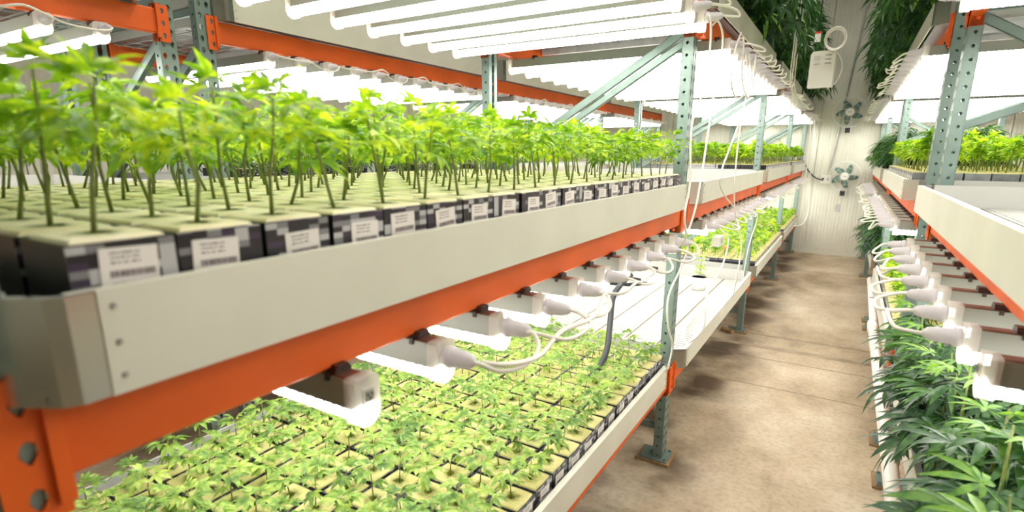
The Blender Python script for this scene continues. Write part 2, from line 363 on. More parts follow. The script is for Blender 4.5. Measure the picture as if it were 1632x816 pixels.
def post_mesh(sx, top):
    """C column, web towards sx, open side inward; origin at web/near corner, y 0..PW"""
    mb = MB(); nz = int(top/0.0508)*0.0508
    plate(mb, 0.0, PW, 0.012, nz, 0.0025, lambda u, d, z: (-sx*d, u, z), tear=True, ncol=2)
    plate(mb, 0.003, PD, 0.012, nz, 0.0025, lambda u, d, z: (-sx*u, d, z))
    plate(mb, 0.003, PD, 0.012, nz, 0.0025, lambda u, d, z: (-sx*u, PW-d, z))
    mb.box(min(0, -sx*PD)-0.0, max(0, -sx*PD), 0.0, 0.014, 0.012, 0.03) if False else None
    # inward lips, made wide to shade the column inside behind the holes
    for y0 in (0.0, PW-0.026): mb.box(min(-sx*PD, -sx*(PD-0.0025)), max(-sx*PD, -sx*(PD-0.0025)), y0, y0+0.026, 0.012, nz)
    return mb.mesh('post', 'post_green')
POST = {(+1): post_mesh(1, PH), (-1): post_mesh(-1, PH)}
def foot_mesh(sx):
    mb = MB().box(min(sx*0.03, -sx*0.11), max(sx*0.03, -sx*0.11), -0.025, PW+0.025, 0.014, 0.022, 0)
    for yy in (-0.012, PW+0.012): mb.tube([(0.018*sx, yy, 0.02), (0.018*sx, yy, 0.034)], 0.007, 6)
    return mb.mesh('foot_plate', 'post_green')
FOOT = {1: foot_mesh(1), -1: foot_mesh(-1)}
def shim_mesh(sx): return MB().box(min(sx*0.045, -sx*0.125), max(sx*0.045, -sx*0.125), -0.035, PW+0.04, 0.0, 0.014).mesh('wood_shim', 'wood_shim')
SHIM = {1: shim_mesh(1), -1: shim_mesh(-1)}
def beam_mesh(L, h=0.10, t=0.042):
    """step beam with rounded corners, along y"""
    pr = [(-t, 0.004), (-t+0.004, 0), (-0.004, 0), (0, 0.004), (0, h-0.004), (-0.004, h), (-t*0.55, h), (-t*0.55, h-0.03), (-t, h-0.03)]
    return MB().prism(pr, 'y', 0.0, L).mesh('beam', 'orange')
def conn_mesh(sx):
    """beam end plate: face on the aisle side of the post plus fold; y from -0.035 to 0"""
    mb = MB(); plate(mb, -0.052, 0.0, -0.155, 0.0, 0.004, lambda u, d, z: (sx*(0.004-d), u, z+0.02), pitch=0.0508, r=0.006, tear=True)
    mb.box(min(-sx*0.045, sx*0.004), max(-sx*0.045, sx*0.004), -0.004, 0.0, -0.135, 0.022)
    mb.box(min(sx*0.004, sx*0.012), max(sx*0.004, sx*0.012), -0.012, 0.002, -0.12, 0.018)
    return mb.mesh('connector', 'orange')
CONN = {1: conn_mesh(1), -1: conn_mesh(-1)}
def wire_deck_mesh(L, D):
    mb = MB(); y = 0.02
    while y < L: mb.box(0, D, y, y+0.005, 0, 0.005); y += 0.075
    x = 0.0
    while x < D: mb.box(x, x+0.005, 0, L, 0.005, 0.01); x += 0.15
    for yy in (L*0.2, L*0.5, L*0.8): mb.box(0, D, yy, yy+0.03, -0.028, 0)
    return mb.mesh('wire_deck', 'galv')
def brace_obj(p0, p1, wdt, parent):
    """C-channel brace between two points in a y = const plane"""
    p0, p1 = Vector(p0), Vector(p1); d = p1-p0; L = d.length
    mb = MB(); t = 0.002
    mb.box(0, L, 0, t, -wdt/2, wdt/2); mb.box(0, L, 0, 0.022, -wdt/2, -wdt/2+t); mb.box(0, L, 0, 0.022, wdt/2-t, wdt/2)
    o = mb.build('brace', 'post_green', parent, p0)
    o.rotation_euler = (0, -math.atan2(d.z, d.x), 0); return o

def rack(name, label, xf, s, depth, frames, bays, levels, single=(), rising=()):
    """xf: aisle face of the front posts; s: +1 when the aisle lies to +x. frames: y of frames; bays: (y0,y1); levels: beam bottom z"""
    R = thing(name, label, 'rack', (xf, frames[0], 0))
    ox, oy = xf, frames[0]
    def lp(x, y, z): return (x-ox, y-oy, z)
    xr = xf - s*depth
    for fy in frames:
        for x, sx in ((xf, s), (xr, -s)):
            put('post', POST[sx], R, lp(x, fy, 0)); put('foot_plate', FOOT[sx], R, lp(x, fy, 0)); put('wood_shim', SHIM[sx], R, lp(x, fy, 0))
        a, b2 = xf - s*0.045, xr + s*0.045
        for (z0, z1) in (((1.66, 2.06),) if fy in rising else ((2.08, 1.47), (1.15, 0.42), (2.95, 2.32))):
            brace_obj(lp(a, fy+0.045, z0), lp(b2, fy+0.045, z1), 0.036, R)
            brace_obj(lp(b2 if False else a, fy+0.012, z0-0.06), lp(b2, fy+0.012, z1-0.06), 0.030, R) if z0 > 2 and z0 < 2.5 and fy not in single else None
        for zz in (0.18, 2.20, 1.30): brace_obj(lp(a, fy+0.03, zz), lp(b2, fy+0.03, zz), 0.034, R)
    for (y0, y1) in bays:
        bm = beam_mesh(y1-y0)
        dk = wire_deck_mesh(y1-y0-0.04, depth-0.1)
        for z in levels:
            for x, sx in ((xf, s), (xr, -s)):
                o = put('beam', bm, R, lp(x+0.002*sx, y0, z))
                if sx < 0: o.scale = (-1, 1, 1)
                for yy, fl2 in ((y0, 1), (y1, -1)):
                    c = put('connector', CONN[sx], o, (0, 0 if fl2 > 0 else y1-y0, 0.10))
                    c.scale = (1 if sx > 0 else -1, fl2, 1)
            k = put('wire_deck', dk, R, lp(min(xf, xr)+0.05, y0+0.02, z+0.085)); tag(k, kind='stuff')
    return R
LV = [0.405, 1.228, 2.075]
XL, XR = -0.64, 0.330
FL = [0.09, 2.55, 5.01, 7.47, 9.79]
BL = [(0.185, 2.55), (2.645, 5.01), (5.105, 7.47), (7.565, 9.79)]
rack('pallet_rack', 'long green and orange pallet rack along the left side of the aisle', XL, 1, 1.10, FL, BL, LV)
FR = [0.30, 2.895, 3.35, 5.70, 5.98, 8.30, 9.78]
BR = [(0.395, 2.895), (3.43, 5.70), (6.06, 8.30), (8.395, 9.77)]
rack('pallet_rack', 'green and orange pallet rack along the right side of the aisle', XR, -1, 1.10, FR, BR, LV, single=(0.30, 2.895, 8.30), rising=(3.35, 5.70, 5.98))
F2 = [-1.05, 1.40, 1.58, 4.06, 6.52, 8.98]
B2 = [(-0.955, 1.40), (1.675, 4.06), (4.155, 6.52), (6.615, 8.98)]
rack('pallet_rack', 'second green and orange pallet rack in the next aisle beyond the tall seedlings', -2.68, 1, 1.10, F2, B2, [0.405, 1.228, 2.06])

# ------------------------------------------------------------------ grow trays
RIV = MB().tube([(0, 0, 0), (0.0025, 0, 0)], [0.0036, 0.0022], 8).mesh('rivet', 'rivet')
def tray(label, xf, s, width, y0, y1, zb, h=0.105, group=None, ribs=True):
    """xf: outer face of the aisle fascia, zb: underside"""
    T = thing('grow_tray', label, 'tray', (xf, y0, zb), group)
    L = y1-y0; c = 0.045; t = 0.012; W = width
    def X(d): return -s*d      # d = distance from the fascia inwards
    def bx(name, mat, d0, d1, a, b2, z0, z1): return MB().box(min(X(d0), X(d1)), max(X(d0), X(d1)), a, b2, z0, z1).build(name, mat, T)
    bx('base_panel', 'tray_under', 0.02, W-0.02, 0.02, L-0.02, 0.004, 0.010)
    n = 6; pw = (W-0.05)/n
    for i in range(n):
        mb = MB(); a = 0.025+i*pw+0.007; b2 = 0.025+(i+1)*pw-0.007
        mb.box(min(X(a), X(b2)), max(X(a), X(b2)), 0.03, L-0.03, 0.012, 0.019)
        if ribs:
            y = 0.05
            while y < L-0.06: mb.box(min(X(a+0.01), X(b2-0.01)), max(X(a+0.01), X(b2-0.01)), y, y+0.012, 0.019, 0.0225); y += 0.036
        mb.build('floor_panel', 'tray_white', T)
    bx('floor_seam', 'tan_seam', 0.025, W-0.025, 0.028, L-0.028, 0.0100, 0.0115)
    bx('front_fascia', 'tray_cream', 0, 0.006, c+0.02, L-c-0.02, 0, h)
    MB().box(min(X(0.006), X(0.02)), max(X(0.006), X(0.02)), c, L-c, h-0.006, h-0.001).build('top_lip', 'tray_cream', T)
    bx('back_fascia', 'tray_white', W-0.006, W, 0.02, L-0.02, 0, h)
    for yy in (0.012, L-0.018): bx('end_plate', 'tray_white', 0.06, W-0.01, yy, yy+0.006, 0.002, h)
    for e in (0, 1):
        def Y(v): return v if e == 0 else L-v
        prof = [(X(0.060), Y(-0.002)), (X(0.010), Y(c-0.018)), (X(0.002), Y(c-0.004)), (X(0.002), Y(c+0.024)), (X(0.008), Y(c+0.024)), (X(0.008), Y(c+0.002)), (X(0.016), Y(c-0.010)), (X(0.063), Y(0.006))]
        if (e == 0) == (s > 0): prof = prof[::-1]
        MB().prism(prof, 'z', 0.0, h-0.001).build('corner_bracket', 'alu', T)
        for zz in (0.018, 0.052, 0.088):
            r = put('rivet', RIV, T, (0, Y(c+0.032), zz)); r.scale = (s, 1, 1)
    return T
TW = 1.19
bay_word = ['nearest', 'second', 'third', 'farthest']
lvl_word = ['bottom', 'middle', 'top']
content = {(0, 0): 'full of small seedlings in cubes', (0, 1): 'standing empty with ribbed white floor', (0, 2): 'packed with seedlings', (0, 3): 'packed with seedlings by the end wall',
           (1, 0): 'holding tall bare-stemmed seedlings in cubes', (1, 1): 'standing empty', (1, 2): 'with bright green young plants', (1, 3): 'with young plants by the end wall',
           (2, 0): 'above the nearest lamps', (2, 1): 'under tall dark plants', (2, 2): 'under tall dark plants', (2, 3): 'by the end wall'}
ZT = [0.487, 1.320, 2.172]
XFL = {0: [-0.605, -0.588, -0.59, -0.60], 1: [-0.58, -0.58, -0.585, -0.58], 2: [-0.58, -0.58, -0.572, -0.58]}
TYL = [(0.151, 2.445), (2.645, 4.885), (5.115, 7.36), (7.58, 9.74)]
for lv in range(3):
    for b in range(4):
        tray('metal grow tray, left rack, %s level, %s bay, %s' % (lvl_word[lv], bay_word[b], content[(lv, b)].split(' in ')[0]),
             XFL[lv][b], 1, TW, TYL[b][0], TYL[b][1], ZT[lv], h=0.105 if lv < 2 else 0.118)
TYR = [(0.42, 2.865), (3.44, 5.66), (6.07, 8.26), (8.38, 9.72)]
ZR = [0.487, 1.325, 2.155]
XFR = {0: [0.295, 0.29, 0.29, 0.29], 1: [0.25, 0.25, 0.25, 0.25], 2: [0.25, 0.25, 0.25, 0.25]}
cr = {(0, 0): 'full of big dark leafy plants', (0, 1): 'with bright seedlings', (0, 2): 'with bushy dark plants', (0, 3): 'by the end wall', (1, 0): 'standing empty and white inside', (1, 1): 'with bright young plants',
      (1, 2): 'with bushy dark plants', (1, 3): 'by the end wall', (2, 0): 'above the nearest lamps', (2, 1): 'under drooping dark plants', (2, 2): 'under drooping dark plants', (2, 3): 'by the end wall'}
for lv in range(3):
    for b in range(4):
        tray('metal grow tray, right rack, %s level, %s bay, %s' % (lvl_word[lv], bay_word[b], cr[(lv, b)]),
             XFR[lv][b], -1, TW, TYR[b][0], TYR[b][1], ZR[lv], h=0.105)
TY2 = [(-0.95, 1.33), (1.67, 3.98), (4.15, 6.45), (6.61, 8.90)]
for lv, z in ((1, 1.320), (2, 2.16)):
    for b in range(4):
        tray('pale metal grow tray on the second rack behind, %s level, %s bay' % (lvl_word[lv], bay_word[b]), -2.62, 1, TW, TY2[b][0], TY2[b][1], z, h=0.105 if lv == 1 else 0.16, ribs=False)

# ------------------------------------------------------------------ lamps
LL = 1.20
def lamp_meshes():
    w = 0.023
    H = MB().prism([(-w, 0.030), (w, 0.030), (w*0.86, 0.074), (-w*0.86, 0.074)], 'x', 0.016, LL-0.016).mesh('housing', 'lamp_white')
    TP = MB().prism([(-w*0.80, 0.0742), (w*0.80, 0.0742), (w*0.6, 0.0765), (-w*0.6, 0.0765)], 'x', 0.02, LL-0.02).mesh('top_channel', 'lamp_top_reflect')
    prof = [(0.021, 0.030), (0.021, 0.020), (0.017, 0.010), (0.009, 0.0035), (0, 0.002), (-0.009, 0.0035), (-0.017, 0.010), (-0.021, 0.020), (-0.021, 0.030)]
    mb = MB(); mb.prism(prof, 'x', 0.012, LL-0.012, cap=False); D = mb.mesh('diffuser', 'tube_light', True)
    cp = [(0.0245, 0.074), (0.0255, 0.020), (0.020, 0.006), (0.010, -0.001), (0, -0.003), (-0.010, -0.001), (-0.020, 0.006), (-0.0255, 0.020), (-0.0245, 0.074), (-0.020, 0.078), (0.020, 0.078)]
    C = MB().prism(cp, 'x', 0.0, 0.024); C = C.mesh('end_cap', 'clear_cap')
    S = MB().box(-0.003, 0.0, -0.012, 0.012, 0.038, 0.062); S.box(-0.0045, -0.003, -0.008, 0.008, 0.042, 0.058, 1)
    for y, z in ((-0.004, 0.052), (0.004, 0.052), (0, 0.046)): S.box(-0.0052, -0.0045, y-0.0012, y+0.0012, z-0.002, z+0.002, 2)
    S = S.mesh('socket', ['clear_cap', 'lamp_white', 'dark'])
    P = MB(); xs = [0, -0.004, -0.014, -0.016, -0.023, -0.025, -0.032, -0.034, -0.042, -0.045, -0.056, -0.064]; rs = [0.0185, 0.020, 0.020, 0.0160, 0.0178, 0.0158, 0.0172, 0.0152, 0.0166, 0.0145, 0.0125, 0.006]
    P.tube([(x, 0, 0.050) for x in xs], rs, 10); P = P.mesh('plug', 'plug', True)
    K = MB(); K.prism([(-0.017, 0.0), (0.017, 0.0), (0.011, 0.011), (-0.011, 0.011)], 'x', -0.012, 0.012); K.prism([(-0.0245, -0.010), (0.0245, -0.010), (0.023, 0.001), (-0.023, 0.001)], 'x', -0.004, 0.004)
    K = K.mesh('mount_clip', 'clip_dark')
    return H, TP, D, C, S, P, K
LH, LTOP, LD, LC, LS, LP, LK = lamp_meshes()
def cord_mesh(dy, sag, out=0.10):
    pts = [(-0.055, 0, 0.05), (-0.075, 0, 0.049), (-out, dy*0.15, 0.04-sag*0.4), (-out-0.012, dy*0.5, 0.045-sag), (-out, dy*0.85, 0.04-sag*0.4), (-0.075, dy, 0.049), (-0.055, dy, 0.05)]
    return MB().tube(smooth_pts(pts, 4), 0.0042, 6).mesh('cord', 'cord_white', True)
CORDS = [cord_mesh(0.19, s2, o) for s2, o in ((0.02, 0.10), (0.01, 0.125), (0.035, 0.09), (-0.02, 0.11))]
def lamps(xe, s, ys, z, where, rack_clip, plug_first=True, group=None, plugs=True):
    """xe: aisle-side end; lamps run from there away from the aisle"""
    for i, y in enumerate(ys):
        L = thing('grow_lamp', '%s tube lamp from the near end %s' % (ORD[i+1], where), 'lamp', (xe, y, z), group, 0 if s < 0 else math.pi)
        put('housing', LH, L); put('top_channel', LTOP, L); put('diffuser', LD, L)
        put('end_cap', LC, L); put('end_cap', LC, L, (LL-0.024, 0, 0))
        if (i > 0 or plug_first) and plugs:
            put('plug', LP, L)
            if i < len(ys)-1:
                c = put('cord', CORDS[random.randrange(4)], L)
                if s > 0: c.scale = (1, -1, 1)
        else: put('socket', LS, L)
        for xx in (0.062 if s > 0 else 0.088, LL-0.16): put('mount_clip', LK, L, (xx, 0, 0.077))
def rng_y(a, n, d=0.19): return [a + d*i + random.uniform(-0.006, 0.006) for i in range(n)]
lamps(-0.575, 1, rng_y(0.535, 10, 0.192), 1.147, 'under the middle left tray, nearest bay', True, plug_first=False)
lamps(-0.575, 1, rng_y(2.86, 11), 1.147, 'under the middle left tray, second bay', True)
lamps(-0.575, 1, rng_y(5.30, 11), 1.147, 'under the middle left tray, third bay', True)
lamps(-0.575, 1, rng_y(7.78, 10), 1.147, 'under the middle left tray, end wall bay', True)
lamps(-0.545, 1, rng_y(0.43, 11, 0.19), 2.01, 'under the top left tray, nearest bay', True)
lamps(-0.545, 1, rng_y(2.86, 11), 1.995, 'under the top left tray, second bay', True)
lamps(-0.545, 1, rng_y(5.30, 11), 1.995, 'under the top left tray, third bay', True)
lamps(-0.545, 1, rng_y(7.78, 10), 1.995, 'under the top left tray, end wall bay', True)
lamps(0.235, -1, rng_y(1.16, 9), 1.145, 'under the middle right tray, nearest bay', True, plug_first=False)
lamps(0.235, -1, rng_y(3.45, 12), 1.145, 'under the middle right tray, second bay', True)
lamps(0.235, -1, rng_y(6.2, 11), 1.145, 'under the middle right tray, third bay', True)
lamps(0.235, -1, rng_y(0.62, 10), 1.99, 'under the top right tray, nearest bay', True)
lamps(0.235, -1, rng_y(3.45, 12), 1.985, 'under the top right tray, second bay', True)
lamps(0.235, -1, rng_y(6.2, 11), 1.985, 'under the top right tray, third bay', True)
lamps(0.235, -1, rng_y(8.5, 6), 1.985, 'under the top right tray, end wall bay', True)
for b, (a, n) in enumerate(((-0.75, 11), (1.90, 11), (4.37, 11), (6.83, 11))):
    lamps(-2.60, 1, rng_y(a, n), 1.97, 'on the second rack behind, %s bay' % bay_word[b], True)

# ------------------------------------------------------------------ leaves
def leaf_arrays(nl, L, wd, stations=5, petiole=0.4, droop=0.25, seed=0, wide=1.0):
    """palmate leaf in local space, petiole starts at the origin and runs along +x; returns verts, faces"""
    r = np.random.default_rng(seed); V = []; Fc = []
    pl = petiole*L
    if pl > 0:
        w0 = L*0.012
        V += [(0, -w0, 0), (0, w0, 0), (pl, w0, pl*0.15), (pl, -w0, pl*0.15)]; Fc.append((0, 1, 2, 3))
    angs = {3: (-48, 0, 48), 5: (-82, -40, 0, 40, 82), 7: (-118, -78, -38, 0, 38, 78, 118)}[nl]
    lens = {3: (0.75, 1, 0.75), 5: (0.58, 0.86, 1, 0.86, 0.58), 7: (0.38, 0.66, 0.9, 1, 0.9, 0.66, 0.38)}[nl]
    prof = {4: ((0, .05), (.33, .8), (.66, .75), (1, 0)), 5: ((0, .05), (.22, .62), (.5, 1.0), (.78, .6), (1, 0)), 3: ((0, .1), (.5, 1), (1, 0)),
            7: ((0, .04), (.14, .42), (.3, .8), (.5, 1.0), (.68, .82), (.85, .42), (1, 0))}[stations]
    for a, ln in zip(angs, lens):
        a = math.radians(a + r.uniform(-6, 6)); ll = L*ln*r.uniform(.9, 1.08); w = wd*L*(0.55+0.45*ln)*wide
        dx, dy = math.cos(a), math.sin(a); k = len(V); dr = droop*r.uniform(.7, 1.5); roll = r.uniform(-.25, .25)
        for (t, pw) in prof:
            cx, cy = pl+dx*ll*t, dy*ll*t; z = pl*0.15 + ll*(0.10*t - dr*t*t); hw = w*pw/2
            if pw == 0: V.append((cx, cy, z))
            else:
                V.append((cx-dy*hw, cy+dx*hw, z+hw*(0.35+roll))); V.append((cx, cy, z)); V.append((cx+dy*hw, cy-dx*hw, z+hw*(0.35-roll)))
        n = len(prof)
        for i in range(n-2):
            b = k+3*i; Fc.append((b, b+1, b+4, b+3)); Fc.append((b+1, b+2, b+5, b+4))
        b = k+3*(n-2); e = b+3; Fc.append((b, b+1, e)); Fc.append((b+1, b+2, e))
    return np.array(V, dtype=np.float64), Fc
def mesh_from(V, Fc, name, mat, smooth=True):
    me = bpy.data.meshes.new(name); me.from_pydata([tuple(v) for v in V], [], Fc); me.materials.append(MATS[mat])
    if smooth: me.polygons.foreach_set('use_smooth', [True]*len(Fc))
    me.update(); return me
class Joined:
    """many transformed copies of small meshes in one mesh, with material slots"""
    def __init__(s): s.V = []; s.L = []; s.S = []; s.M = []; s.n = 0
    def add(s, V, Fc, mat, mi):
        A = np.array(mat)[:3, :3]; t = np.array(mat)[:3, 3]
        s.V.append(V @ A.T + t)
        for f in Fc: pass
        s.L.append((s.n, Fc, mi)); s.n += len(V)
    def build(s, name, mats, parent=None, loc=(0, 0, 0)):
        V = np.concatenate(s.V); cache = {}; loops = []; tot = []; mi = []
        for off, Fc, m_ in s.L:
            k = id(Fc)
            if k not in cache: cache[k] = (Fc, np.array([i for f in Fc for i in f], dtype=np.int32), np.array([len(f) for f in Fc], dtype=np.int32))
            _, a, t = cache[k]; loops.append(a+off); tot.append(t); mi.append(np.full(len(t), m_, dtype=np.int32))
        loops = np.concatenate(loops); tot = np.concatenate(tot); mi = np.concatenate(mi)
        me = bpy.data.meshes.new(name); me.vertices.add(len(V)); me.vertices.foreach_set('co', V.ravel())
        me.loops.add(len(loops)); me.loops.foreach_set('vertex_index', loops)
        st = np.concatenate([[0], np.cumsum(tot)[:-1]]).astype(np.int32)
        me.polygons.add(len(tot)); me.polygons.foreach_set('loop_start', st); me.polygons.foreach_set('loop_total', tot)
        me.polygons.foreach_set('material_index', mi); me.polygons.foreach_set('use_smooth', np.ones(len(tot), dtype=bool))
        for x in mats: me.materials.append(MATS[x])
        me.update(calc_edges=True); me.validate()
        return put(name, me, parent, loc)
def leaf_matrix(h, az, pitch, sc, roll=0.0, p=(0, 0)):
    return Matrix.Translation((p[0], p[1], h)) @ Matrix.Rotation(az, 4, 'Z') @ Matrix.Rotation(-pitch, 4, 'Y') @ Matrix.Rotation(roll, 4, 'X') @ Matrix.Scale(sc, 4)

# seedling recipes : list of (matrix) per leaf, stem points
def seedling(kind, seed):
    r = random.Random(seed)
    if kind == 'small':   # bottom tray: low rosettes
        H = r.uniform(0.050, 0.115); lean = (r.uniform(-.012, .012), r.uniform(-.012, .012)); out = []
        a0 = r.uniform(0, 6.28); n = r.randint(3, 5)
        for i in range(n): out.append(leaf_matrix(H, a0+i*6.28/n+r.uniform(-.3, .3), r.uniform(-.15, .35), r.uniform(0.040, 0.054), r.uniform(-.3, .3), lean))
        for i in range(2): out.append(leaf_matrix(H*0.6, a0+0.6+i*3.14+r.uniform(-.4, .4), r.uniform(-.3, .2), r.uniform(0.030, 0.044), r.uniform(-.3, .3), (lean[0]*.6, lean[1]*.6)))
        for i in range(2): out.append(leaf_matrix(H+0.008, a0+1+i*2.8, r.uniform(.5, .9), r.uniform(0.022, 0.032), 0, lean))
        return out, [(0, 0, 0), (lean[0]*.5+r.uniform(-.003, .003), lean[1]*.5, H*.5), (lean[0], lean[1], H+.008)], 0.0016
    if kind == 'tall':    # middle tray: bare stems, leafy heads
        H = r.uniform(0.108, 0.172); lean = (r.uniform(-.03, .03), r.uniform(-.03, .03)); out = []
        a0 = r.uniform(0, 6.28)
        for i in range(8):
            t = 0.64 + 0.36*i/7; out.append(leaf_matrix(H*t, a0+i*2.4+r.uniform(-.4, .4), r.uniform(-.20, .50)+0.35*(t-.7), r.uniform(0.050, 0.072)*(1.12-0.35*t), r.uniform(-.4, .4), (lean[0]*t, lean[1]*t)))
        for i in range(3): out.append(leaf_matrix(H+0.005, a0+i*2.1, r.uniform(.6, 1.1), r.uniform(0.030, 0.042), 0, lean))
        m1 = (lean[0]*.35+r.uniform(-.008, .008), lean[1]*.35+r.uniform(-.008, .008), H*.4)
        return out, [(r.uniform(-.004, .004), r.uniform(-.004, .004), 0), m1, (lean[0]*.8, lean[1]*.8, H*.8), (lean[0], lean[1], H+.008)], 0.0024
BH = 0.122
LEAF_S = [leaf_arrays(5, 1.0, 0.36, 5, 0.45, 0.35, sd) for sd in range(3)]
LEAF_T = [leaf_arrays(5, 1.0, 0.30, 5, 0.5, 0.42, sd+10) for sd in range(3)]
LEAF_LOW = [leaf_arrays(5, 1.0, 0.36, 3, 0.0, 0.35, sd+20) for sd in range(3)]
ML_S = [mesh_from(*a, 'leaf', 'leaf_young') for a in LEAF_S]; ML_T = [mesh_from(*a, 'leaf', 'leaf_lime') for a in LEAF_T]
# block with a small stem hole recess
def block_mesh():
    mb = MB(); a, q, z1, z0 = 0.0460, 0.012, BH, 0.0
    A = [i*math.pi/4 for i in range(8)]; sq = [(1,0),(1,1),(0,1),(-1,1),(-1,0),(-1,-1),(0,-1),(1,-1)]
    cor = lambda f: [(x*(f if abs(x)+abs(y) == 1 else f*0.94), y*(f if abs(x)+abs(y) == 1 else f*0.94)) for x, y in sq]
    R0 = [(x, y, z0) for x, y in cor(a)]; R1 = [(x, y, z1-0.003) for x, y in cor(a)]; R2 = [(x, y, z1) for x, y in cor(a-0.003)]
    R3 = [(math.cos(t)*q, math.sin(t)*q, z1+0.0005) for t in A]; R4 = [(math.cos(t)*q*0.6, math.sin(t)*q*0.6, z1-0.006) for t in A]
    for r in (R0, R1, R2, R3, R4): mb.v += r
    for k in range(4):
        for j in range(8): j2 = (j+1) % 8; mb.f.append((k*8+j, k*8+j2, k*8+8+j2, k*8+8+j)); mb.m.append(0)
    mb.f.append(tuple(32+j for j in range(8))); mb.m.append(0)
    return mb
BM = block_mesh(); BMESH = BM.mesh('rockwool_block', 'rockwool'); BMESHP = BM.mesh('rockwool_block', 'rockwool_pale')
def sleeve_mb():
    mb = MB(); a, b2 = 0.0455, 0.0492; z0, z1 = -0.0, BH-0.0035
    for o, i in (((1, 1), (-1, 1)), ((-1, 1), (-1, -1)), ((-1, -1), (1, -1)), ((1, -1), (1, 1))):
        p, q = o, i
        mb.quad((p[0]*b2, p[1]*b2, z0), (p[0]*b2, p[1]*b2, z1), (q[0]*b2, q[1]*b2, z1), (q[0]*b2, q[1]*b2, z0))
        mb.quad((p[0]*b2, p[1]*b2, z1), (p[0]*a, p[1]*a, z1), (q[0]*a, q[1]*a, z1), (q[0]*b2, q[1]*b2, z1))
    return mb
SMB = sleeve_mb(); SMESH = SMB.mesh('plastic_sleeve', 'sleeve'); SMESHG = SMB.mesh('plastic_sleeve', 'sleeve_grey')
PAPER = MB().box(-0.0004, 0.0004, -0.027, 0.027, -0.021, 0.021).mesh('paper_label', 'paper')
VAR = {}
for kd in ('small', 'tall'):
    for v in range(9):
        lm, sp_, sr = seedling(kd, v*13+(1 if kd == 'small' else 5))
        mb = MB(); mb.tube(sp_, [sr*1.25, sr]+[sr*.7]*(len(sp_)-2), 5); VAR[(kd, v)] = (lm, mb, mb.mesh('stem', 'stem_green', True))
bV = np.array(BM.v); sV = np.array(SMB.v)
LOWB = MB().box(-0.048, 0.048, -0.048, 0.048, 0, BH); LOWB = (np.array(LOWB.v), LOWB.f)

# fields of cubes: (kind, tray text, front x, s, columns, y start, rows, pitch, z base, sleeve, side)
FIELDS = [
    dict(k='small', x=-0.684, s=1, nc=10, y=0.292, nr=21, z=0.508, txt='bottom left tray, nearest bay', short='bottom left tray', idx=0),
    dict(k='tall', x=-0.660, s=1, nc=11, y=0.256, nr=21, z=1.346, txt='middle left tray, nearest bay', short='middle left tray', idx=1),
    dict(k='small', x=-0.66, s=1, nc=11, y=5.22, nr=21, z=0.508, txt='bottom left tray, third bay', short='third bottom tray', idx=2, dense=1),
    dict(k='small', x=-0.66, s=1, nc=11, y=7.69, nr=19, z=0.508, txt='bottom left tray, end wall bay', short='last bottom tray', idx=3, dense=1),
    dict(k='tall', x=-0.655, s=1, nc=11, y=5.22, nr=21, z=1.343, txt='middle left tray, third bay', short='third middle tray', idx=4, dense=1),
    dict(k='tall', x=-0.655, s=1, nc=11, y=7.69, nr=19, z=1.343, txt='middle left tray, end wall bay', short='last middle tray', idx=5, dense=1),
    dict(k='tall', x=0.330, s=-1, nc=11, y=3.53, nr=20, z=1.345, txt='middle right tray, second bay', short='bright middle right tray', idx=6, dense=1),
    dict(k='tall', x=0.375, s=-1, nc=10, y=3.53, nr=20, z=0.508, txt='bottom right tray, second bay', short='bottom right tray', idx=7, dense=1),
]
cells = []
for F_ in FIELDS:
    for c in range(F_['nc']):
        for r_ in range(F_['nr']):
            x = F_['x'] - F_['s']*0.1045*c + random.uniform(-.0015, .0015); y = F_['y'] + 0.1045*r_ + random.uniform(-.002, .002)
            seen = inview((x, y, F_['z']+0.15)) or inview((x, y, F_['z']+0.1))
            if not seen and F_['idx'] > 1: continue
            q = project((x, y, F_['z']+0.1)) if seen else (0, 0, 100)
            hid = F_['idx'] in (7,) and c > 3
            cells.append((q[2] + (50 if hid else 0), F_, c, r_, x, y))
cells.sort(key=lambda t: t[0])
indiv, rest = cells[:298], cells[298:]
for _, F_, c, r_, x, y in indiv:
    k = F_['k']; v = random.randrange(9); lm, smb, sme = VAR[(k, v)]
    if k == 'small': nm, head = 'seedling_cube', 'small seedling'
    else: nm, head = 'seedling_cube', 'tall seedling'
    fe = F_['idx'] == 0
    lab = '%s, %s from the %s end, %s row from the aisle, %s' % (head, ORD[(F_['nr']-r_) if fe else r_+1], 'far' if fe else 'near', ORD[c+1], F_['short'])
    grp = 'seedling cubes on the ' + F_['txt']
    rz = random.uniform(-.02, .02)
    T = thing(nm, lab, 'seedling', (x, y, F_['z']), grp, rz)
    put('rockwool_block', BMESH if F_['k'] == 'small' else BMESHP, T); put('plastic_sleeve', SMESH if F_['s'] > 0 else SMESHG, T)
    if c == 0:
        p = put('paper_label', PAPER, T, (F_['s']*0.0500, random.uniform(-.010, .010), 0.0865+random.uniform(-.005, .005))); p.rotation_euler = (random.uniform(-.08, .08), 0, 0)
    g = bpy.data.objects.new('stem', sme); COL.objects.link(g); g.parent = T; g.location = (0, 0, BH-0.006); za = random.uniform(0, 6.28); g.rotation_euler = (0, 0, za)
    RZ = Matrix.Translation((0, 0, BH-0.006)) @ Matrix.Rotation(za, 4, 'Z')
    ms = ML_S if k == 'small' else ML_T
    for m_ in lm: put('leaf', ms[random.randrange(3)], T, mat=RZ @ m_)
JS = {}
